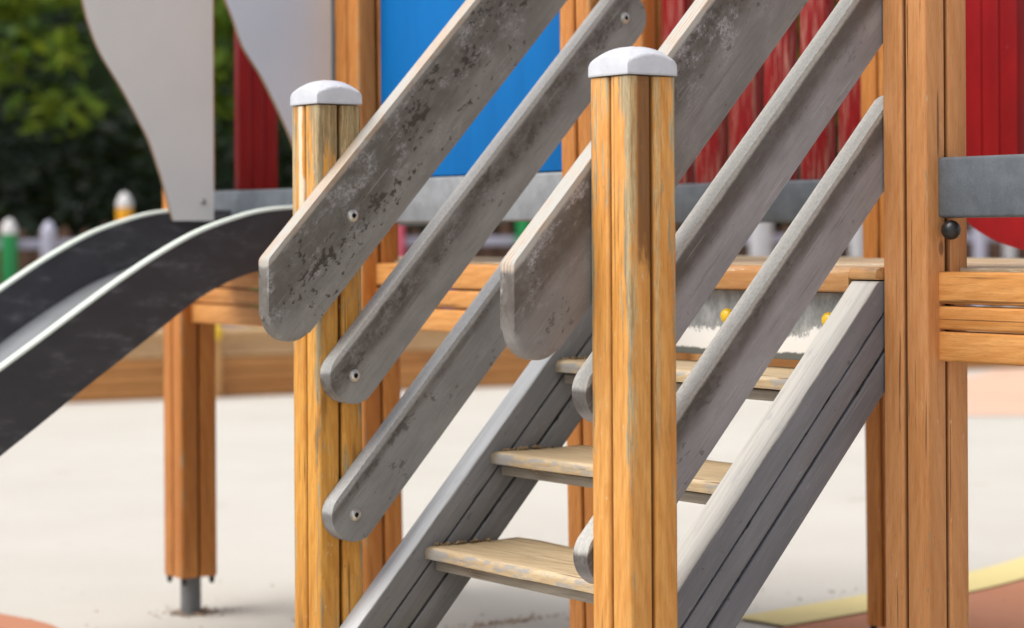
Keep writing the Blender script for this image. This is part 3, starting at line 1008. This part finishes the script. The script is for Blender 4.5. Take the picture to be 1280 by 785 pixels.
edge = [(0.95, 0.62), (1.15, 1.08), (1.36, 1.36), (1.63, 1.46), (2.10, 1.51), (2.60, 1.60), (3.3, 1.86), (4.2, 2.5), (5.0, 3.4)]
c = smooth_curve([Vector(p) for p in edge], 8)
terra = rubber('terracotta safety surface', (0.43, 0.19, 0.11), (0.50, 0.23, 0.14), (0.28, 0.12, 0.075))
sheet('terracotta_surface', [(p.x, p.y) for p in c] + [(5.6, 3.0), (4.9, 1.7), (3.6, 0.75), (2.4, 0.35), (1.5, 0.25)], GZ + 0.004, terra)
blob = smooth_curve([Vector(p) for p in ((-0.55, 3.35), (0.03, 3.22), (0.205, 2.78), (0.20, 2.45), (-0.15, 2.25), (-0.75, 2.4), (-1.0, 2.9), (-0.55, 3.35))], 8)
sheet('terracotta_patch', [(p.x, p.y) for p in blob[:-1]], GZ + 0.004, terra)
A, B = band([Vector(p) for p in edge[3:]], -0.005, 0.165)
sheet('yellow_line', [(p.x, p.y) for p in A] + [(p.x, p.y) for p in reversed(B)], GZ + 0.008, rubber('yellow safety surface', (0.66, 0.55, 0.25), (0.72, 0.60, 0.31), (0.50, 0.42, 0.2), False))
sheet('far_terracotta_surface', [G_(2.0, 11.5), G_(9, 11.3), G_(12, 15.3), G_(12, 19.2), G_(3.3, 15.2), G_(2.2, 13.0)], GZ + 0.004, rubber('faded terracotta surface', (0.62, 0.40, 0.29), (0.68, 0.45, 0.34), (0.48, 0.30, 0.22), False))

# ================================================================== PLANTER WALL, FENCES
wall_ang = math.atan2(0.46, 1.0)


def wall_pt(x, back=0.0, z=GZ):
    """points on the line of the planter wall; back = metres behind it"""
    return ground_at(x - back * math.sin(wall_ang), 13.9 + 0.46 * x + back * math.cos(wall_ang), z)


wrot = wall_ang - PSI
wl = thing('planter_wall', 'low wall of honey coloured planks edging the planting behind the tower', 'wall', wall_pt(0))
wl.rotation_euler = (0, 0, wrot)
wl['_base'] = (0, 0, 0)
for (z0, z1, m, yo) in ((0.0, 0.075, 'log', 0), (0.078, 0.155, 'log', 0.004), (0.158, 0.235, 'log', 0.001), (0.24, 0.30, 'log_pale', 0.006), (0.303, 0.36, 'log_pale', 0.002)):
    bm = bmesh.new()
    for s in range(6):
        box(bm, -5.4 + s * 2.0, -5.4 + s * 2.0 + 1.995, yo, yo + 0.06, z0, z1, 0.006)
    finish('plank', bm, M[m], wl)
bm = bmesh.new()
box(bm, -5.5, 6.7, -0.04, 0.20, 0.362, 0.402, 0.006)
finish('coping', bm, M['log_pale'], wl)
for x in (-1.95, -5.3, 1.3, 4.2):
    bm = bmesh.new()
    box(bm, x - 0.045, x + 0.045, -0.075, -0.045, 0.0, 0.352, 0.008)
    p = finish('wall_post', bm, M['log_post'], wl)
    bm = bmesh.new()
    bmesh.ops.create_uvsphere(bm, u_segments=20, v_segments=12, radius=0.058, matrix=Matrix.Translation((x, -0.06, 0.385)))
    finish('ball_cap', bm, M['yellow'], p)

fence = thing('pencil_fence', 'fence of upright coloured pencil posts joined by a grey rail', 'fence', wall_pt(0, 0.9))
fence.rotation_euler = (0, 0, wrot)
fence['_base'] = (0, 0, 0)
cols = {'green': (0.01, 0.22, 0.06), 'orange': (0.72, 0.33, 0.01), 'lavender': (0.38, 0.38, 0.47), 'pink': (0.65, 0.10, 0.16), 'red': (0.55, 0.02, 0.03),
        'white': (0.45, 0.45, 0.47), 'blue': (0.03, 0.12, 0.45), 'yellow': (0.75, 0.50, 0.03)}
cm = {k: plain(k + ' pencil paint', v, 0.4, 0.4, var=0.05) for k, v in cols.items()}
tipm = plain('white pencil tip', (0.55, 0.545, 0.54), 0.5, 0.3, var=0.04)


def px_to_x(px, back):
    """lateral place along the fence line for a bearing of px"""
    s = (px - 640) / 2795.0
    # solve  (x - b sin) = s * (13.9 + .46 x + b cos)
    b = back
    return (s * (13.9 + b * math.cos(wall_ang)) + b * math.sin(wall_ang)) / (1 - 0.46 * s)


def along(px, back):                       # position along the (rotated) fence
    return px_to_x(px, back) / math.cos(wall_ang)


for (px, colr, ht, w) in ((12, 'green', 1.075, 0.05), (61, 'lavender', 1.06, 0.048), (156, 'orange', 1.235, 0.051), (322, 'green', 1.08, 0.05), (330 + 90, 'blue', 1.1, 0.05), (496, 'pink', 1.18, 0.055),
                          (560, 'blue', 1.18, 0.05), (655, 'green', 1.18, 0.05), (760, 'yellow', 1.1, 0.05), (870, 'red', 1.08, 0.05), (951, 'white', 1.16, 0.085), (1072, 'white', 1.16, 0.06), (1225, 'lavender', 1.06, 0.05), (1262, 'white', 1.06, 0.05), (-60, 'red', 1.1, 0.05), (-130, 'yellow', 1.1, 0.05)):
    x = along(px, 0.9)
    bm = bmesh.new()
    hgt = ht - GZ - 0.07
    lathe(bm, [(w, 0), (w, hgt), (w * 0.9, hgt + 0.002)], 8, Matrix.Translation((x, 0, 0)))
    p = finish('pencil', bm, cm[colr], fence, smooth=30)
    p['label'] = colr + (' post' if colr == 'lavender' else ' pencil post with a white point')
    bm = bmesh.new()
    lathe(bm, [(w * 1.0, hgt - 0.025), (w * 1.02, hgt), (w * 0.72, hgt + 0.04), (w * 0.28, hgt + 0.066), (0, hgt + 0.07)], 16, Matrix.Translation((x, 0, 0)))
    finish('pencil_tip', bm, cm[colr] if colr == 'lavender' else tipm, p, smooth=60)
for (z, m) in ((0.90, 'lavender'), (0.35, 'lavender')):
    bm = bmesh.new()
    for s in range(7):
        box(bm, -5.5 + s * 1.9, -5.5 + s * 1.9 + 1.88, 0.055, 0.085, z - 0.03, z + 0.03, 0.004)
    finish('rail', bm, cm[m], fence)

pick = thing('picket_fence', 'weathered brown picket fence in the shade of the trees', 'fence', wall_pt(0, 1.9))
pick.rotation_euler = (0, 0, wrot)
pick['_base'] = (0, 0, 0)
M['brownfence'] = plain('brown fence wood', (0.13, 0.075, 0.05), 0.8, 0.2, var=0.3, scale=4)
r3 = random.Random(11)
for i in range(90):
    x = -5.8 + i * 0.138
    hgt = 1.04 + r3.uniform(-0.05, 0.06)
    bm = bmesh.new()
    prism(bm, [(x - 0.04, 0), (x + 0.04, 0), (x + 0.04, hgt - 0.05), (x, hgt), (x - 0.04, hgt - 0.05)], -0.012, 0.012, 0.002, 1)
    finish('picket', bm, M['brownfence'], pick)
for z in (0.25, 0.8):
    bm = bmesh.new()
    box(bm, -5.9, 6.7, 0.013, 0.05, z - 0.04, z + 0.04, 0.003)
    finish('rail', bm, M['brownfence'], pick)


# ================================================================== TREES
def leaf_mat(name, cols, trans=0.38):
    k = NT(name, 0.5, 0.3)
    geo = k.n('ShaderNodeNewGeometry')
    rr = k.n('ShaderNodeValToRGB')
    k.put(rr.inputs['Fac'], geo.outputs['Random Per Island'])
    e = rr.color_ramp.elements
    e[0].color = (*cols[0], 1); e[0].position = 0.0
    e[1].color = (*cols[-1], 1); e[1].position = 1.0
    for i, c in enumerate(cols[1:-1]):
        q = e.new((i + 1) / (len(cols) - 1)); q.color = (*c, 1)
    k.color(rr.outputs['Color'])
    out = k.t.nodes['Material Output']
    tr = k.n('ShaderNodeBsdfTranslucent')
    k.put(tr.inputs['Color'], k.mix(0.5, rr.outputs['Color'], (0.20, 0.26, 0.02)))
    ms = k.n('ShaderNodeMixShader')
    ms.inputs[0].default_value = trans
    k.t.links.new(k.b.outputs[0], ms.inputs[1]); k.t.links.new(tr.outputs[0], ms.inputs[2])
    k.t.links.new(ms.outputs[0], out.inputs['Surface'])
    return k.m


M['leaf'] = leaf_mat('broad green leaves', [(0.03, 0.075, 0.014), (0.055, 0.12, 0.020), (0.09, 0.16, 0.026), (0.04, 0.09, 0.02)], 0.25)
M['leaf_lit'] = leaf_mat('sunlit yellow green leaves', [(0.08, 0.16, 0.016), (0.15, 0.24, 0.022), (0.25, 0.31, 0.028), (0.06, 0.12, 0.02)])  # sunshine painted in: brighter copy of the broad leaves
M['leaf_dark'] = leaf_mat('shaded undergrowth leaves', [(0.004, 0.009, 0.003), (0.007, 0.016, 0.005), (0.010, 0.022, 0.007), (0.006, 0.014, 0.008)], 0.06)  # shade under the crowns painted in: near-black copy of the leaf greens
M['bark'] = plain('dark bark', (0.05, 0.038, 0.028), 0.9, 0.1, var=0.4, scale=8, bump=0.6)


def leaves(bm, rng, c, rad, count, size):
    for _ in range(count):
        while True:
            v = Vector((rng.uniform(-1, 1), rng.uniform(-1, 1), rng.uniform(-1, 1)))
            if 0.15 < v.length < 1:
                break
        p = Vector(c) + Vector((v.x * rad[0], v.y * rad[1], v.z * rad[2]))
        s = size * rng.uniform(0.6, 1.3)
        a = Vector((rng.gauss(0, 1), rng.gauss(0, 1), rng.gauss(0, 0.6))).normalized()
        b = a.cross(Vector((rng.gauss(0, 1), rng.gauss(0, 1), rng.gauss(0, 1)))).normalized()
        q = [p - a * s, p + b * s * 0.45, p + a * s, p - b * s * 0.45]
        bm.faces.new([bm.verts.new(t_) for t_ in q])


def tree(label, x, d, height, r, low, mat, seed, clumps=46, per=130, size=0.085, lit=None):
    rng = random.Random(seed)
    base = ground_at(x, d)
    root = thing('tree', label, 'tree', base, 'trees behind the playground')
    bm = bmesh.new()
    tr = r * 0.055 + 0.05
    prev = None
    limbs = [((0, 0, -0.05), (rng.uniform(-.2, .2), rng.uniform(-.2, .2), height * 0.72), tr)]
    for _ in range(6):
        h0 = rng.uniform(0.35, 0.65) * height
        a = rng.uniform(0, 6.28)
        limbs.append(((0, 0, h0), (math.cos(a) * r * 0.7, math.sin(a) * r * 0.7, h0 + height * 0.22), tr * 0.45))
    for p0, p1, rr in limbs:
        p0, p1 = Vector(p0), Vector(p1)
        m = (p1 - p0).to_track_quat('Z', 'Y').to_matrix().to_4x4()
        m.translation = p0
        L = (p1 - p0).length
        lathe(bm, [(rr * 1.25, 0), (rr, L * 0.12), (rr * 0.75, L * 0.6), (rr * 0.3, L)], 10, m)
    finish('trunk', bm, M['bark'], root, base)
    bm = bmesh.new()
    for _ in range(clumps):
        while True:
            v = Vector((rng.uniform(-1, 1), rng.uniform(-1, 1), rng.uniform(-1, 1)))
            if v.length < 1:
                break
        z = low + (height - low) * (0.5 + 0.5 * v.z)
        k = 1 - 0.35 * max(0, v.z)
        leaves(bm, rng, (v.x * r * k, v.y * r * k, z), (r * rng.uniform(.2, .36),) * 2 + (r * rng.uniform(.14, .26),), per, size)
    finish('crown', bm, mat, root, base, smooth=0)
    if lit:
        for (lx, ly, lz, lr, n_) in lit:
            bm = bmesh.new()
            leaves(bm, rng, (lx, ly, lz), (lr * 1.3, lr * 1.3, lr * 0.7), n_, size)
            finish('hanging_branch', bm, M['leaf_lit'], root, base, smooth=0)


FW3 = FW_V
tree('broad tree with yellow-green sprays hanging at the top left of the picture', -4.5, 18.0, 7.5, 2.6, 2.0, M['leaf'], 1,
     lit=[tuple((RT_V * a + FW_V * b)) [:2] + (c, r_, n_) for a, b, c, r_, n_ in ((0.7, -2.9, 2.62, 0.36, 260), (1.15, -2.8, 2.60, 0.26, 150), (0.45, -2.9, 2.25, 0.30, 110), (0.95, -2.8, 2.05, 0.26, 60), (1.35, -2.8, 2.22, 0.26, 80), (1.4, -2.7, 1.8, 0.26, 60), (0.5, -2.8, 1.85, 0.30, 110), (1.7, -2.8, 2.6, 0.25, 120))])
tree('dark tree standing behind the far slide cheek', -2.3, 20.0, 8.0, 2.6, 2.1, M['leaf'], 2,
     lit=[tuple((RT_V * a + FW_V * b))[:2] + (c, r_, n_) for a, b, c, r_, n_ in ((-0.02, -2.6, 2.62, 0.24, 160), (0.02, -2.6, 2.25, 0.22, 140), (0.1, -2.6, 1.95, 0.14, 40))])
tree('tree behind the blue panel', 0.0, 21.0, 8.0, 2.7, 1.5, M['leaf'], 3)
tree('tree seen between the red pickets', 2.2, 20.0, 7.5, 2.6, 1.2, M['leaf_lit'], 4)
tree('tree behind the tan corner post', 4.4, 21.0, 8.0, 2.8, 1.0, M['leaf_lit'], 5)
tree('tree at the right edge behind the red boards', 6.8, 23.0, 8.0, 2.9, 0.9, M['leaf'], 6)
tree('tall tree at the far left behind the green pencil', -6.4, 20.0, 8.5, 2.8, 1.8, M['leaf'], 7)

# undergrowth that closes the view below the crowns
bm = bmesh.new()
rng = random.Random(21)
for i in range(150):
    x = rng.uniform(-9, 10)
    d = 17.6 + 0.35 * x + rng.uniform(0, 5.5)
    h = rng.uniform(0.5, 1.5)
    p = ground_at(x, d, h)
    leaves(bm, rng, p, (0.75, 0.75, h * 0.75), 120, 0.085)
for i in range(260):
    x = rng.uniform(-14, 15)
    d = 26 + rng.uniform(0, 2.5)
    p = ground_at(x, d, rng.uniform(0.2, 5.6))
    leaves(bm, rng, p, (0.9, 0.9, 0.8), 110, 0.13)
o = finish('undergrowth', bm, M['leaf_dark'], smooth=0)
tag(o, 'dark mass of shrubs and saplings filling the background below the tree crowns', 'undergrowth')
o['kind'] = 'stuff'

# wooded bank behind everything
bm = bmesh.new()
rb = random.Random(4)
rows = []
for i in range(61):
    x = -45 + 1.5 * i
    row = []
    for j, (dd, hh) in enumerate(((29.5, 0), (30.5, 2.2), (32, 5), (34, 7.5), (40, 8.2), (60, 8.2))):
        row.append(bm.verts.new(ground_at(x, dd + rb.uniform(-.4, .4) + 0.1 * x, GZ - 0.02 + hh * rb.uniform(0.85, 1.1))))
    rows.append(row)
for a, b in zip(rows, rows[1:]):
    for q in range(5):
        bm.faces.new((a[q], b[q], b[q + 1], a[q + 1]))
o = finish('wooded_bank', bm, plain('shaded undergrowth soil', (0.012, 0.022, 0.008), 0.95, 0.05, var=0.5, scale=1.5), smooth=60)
o['kind'] = 'structure'

# ================================================================== LITTER
bm = bmesh.new()
rl = random.Random(5)
for (ax, ay, wx, wy, n_) in ((1.15, 1.93, 0.10, 0.018, 130), (0.60, 2.53, 0.04, 0.04, 150), (0.75, 2.2, 0.5, 0.5, 70), (1.9, 1.5, 0.4, 0.3, 70)):
    for i in range(n_):
        px = ax + rl.gauss(0, wx); py = ay + rl.gauss(0, wy)
        s = rl.uniform(0.0012, 0.0042)
        m = Matrix.Translation((px, py, GZ + 0.004)) @ Matrix.Rotation(rl.uniform(0, 6), 4, 'Z') @ Matrix.Diagonal((s * 1.5, s, 0.0018, 1))
        bmesh.ops.create_icosphere(bm, subdivisions=1, radius=1, matrix=m)
o = finish('leaf_litter', bm, plain('dry litter', (0.32, 0.22, 0.14), 0.9, 0.1, var=0.4, scale=60), smooth=0)
tag(o, 'scatter of dry brown crumbs on the pale ground beneath the stair', 'litter')
o['kind'] = 'stuff'

# ================================================================== CAMERA, LIGHT
cam = bpy.data.cameras.new('camera')
co = bpy.data.objects.new('camera', cam)
COL.objects.link(co)
cam.sensor_width = 36
cam.lens = 2794.861 / 1280 * 36
cam.shift_x = 0
cam.shift_y = (290.5 - 392.5) / 1280
cam.clip_start = 0.05
cam.clip_end = 600
rot = Matrix.Rotation(-PSI, 4, 'Z') @ Matrix.Rotation(R(90), 4, 'X') @ Matrix.Rotation(R(-0.317), 4, 'Z')
co.matrix_world = Matrix.Translation(CAM) @ rot
cam.dof.use_dof = True
cam.dof.focus_distance = 3.5
cam.dof.aperture_fstop = 3.6
scene.camera = co

SUN_EL, SUN_AZ = R(58), R(0)
w = bpy.data.worlds.new('World')
scene.world = w
w.use_nodes = True
nt = w.node_tree
bg = nt.nodes['Background']
sky = nt.nodes.new('ShaderNodeTexSky')
sky.sky_type = 'NISHITA'
sky.sun_disc = False
sky.sun_elevation = SUN_EL
sky.air_density = 1.0
sky.dust_density = 3.0
sky.ozone_density = 1.0
# sun stands to the left of and a little behind the viewpoint
sd = (-RT_V * 0.93 - FW_V * 0.37).normalized()
sky.sun_rotation = math.atan2(sd.x, sd.y)
hs = nt.nodes.new('ShaderNodeHueSaturation')      # thin cloud: a paler sky
hs.inputs['Saturation'].default_value = 0.35
nt.links.new(sky.outputs[0], hs.inputs['Color'])
nt.links.new(hs.outputs[0], bg.inputs['Color'])
bg.inputs['Strength'].default_value = 0.105
sl = bpy.data.lights.new('sun', 'SUN')
sl.energy = 1.5
sl.angle = R(50)
sl.color = (1.0, 0.95, 0.88)
so = bpy.data.objects.new('sun', sl)
COL.objects.link(so)
dirv = -(sd * math.cos(SUN_EL) + Vector((0, 0, math.sin(SUN_EL))))
so.rotation_euler = dirv.to_track_quat('-Z', 'Y').to_euler()
so.location = (0, 0, 6)

scene.view_settings.view_transform = 'Standard'
scene.view_settings.look = 'None'
scene.view_settings.exposure = 1.02
scene.view_settings.gamma = 1
scene.view_settings.use_curve_mapping = False
scene.render.engine = 'CYCLES'
scene.cycles.use_denoising = True

for o in list(COL.objects):
    if '_base' in o:
        del o['_base']
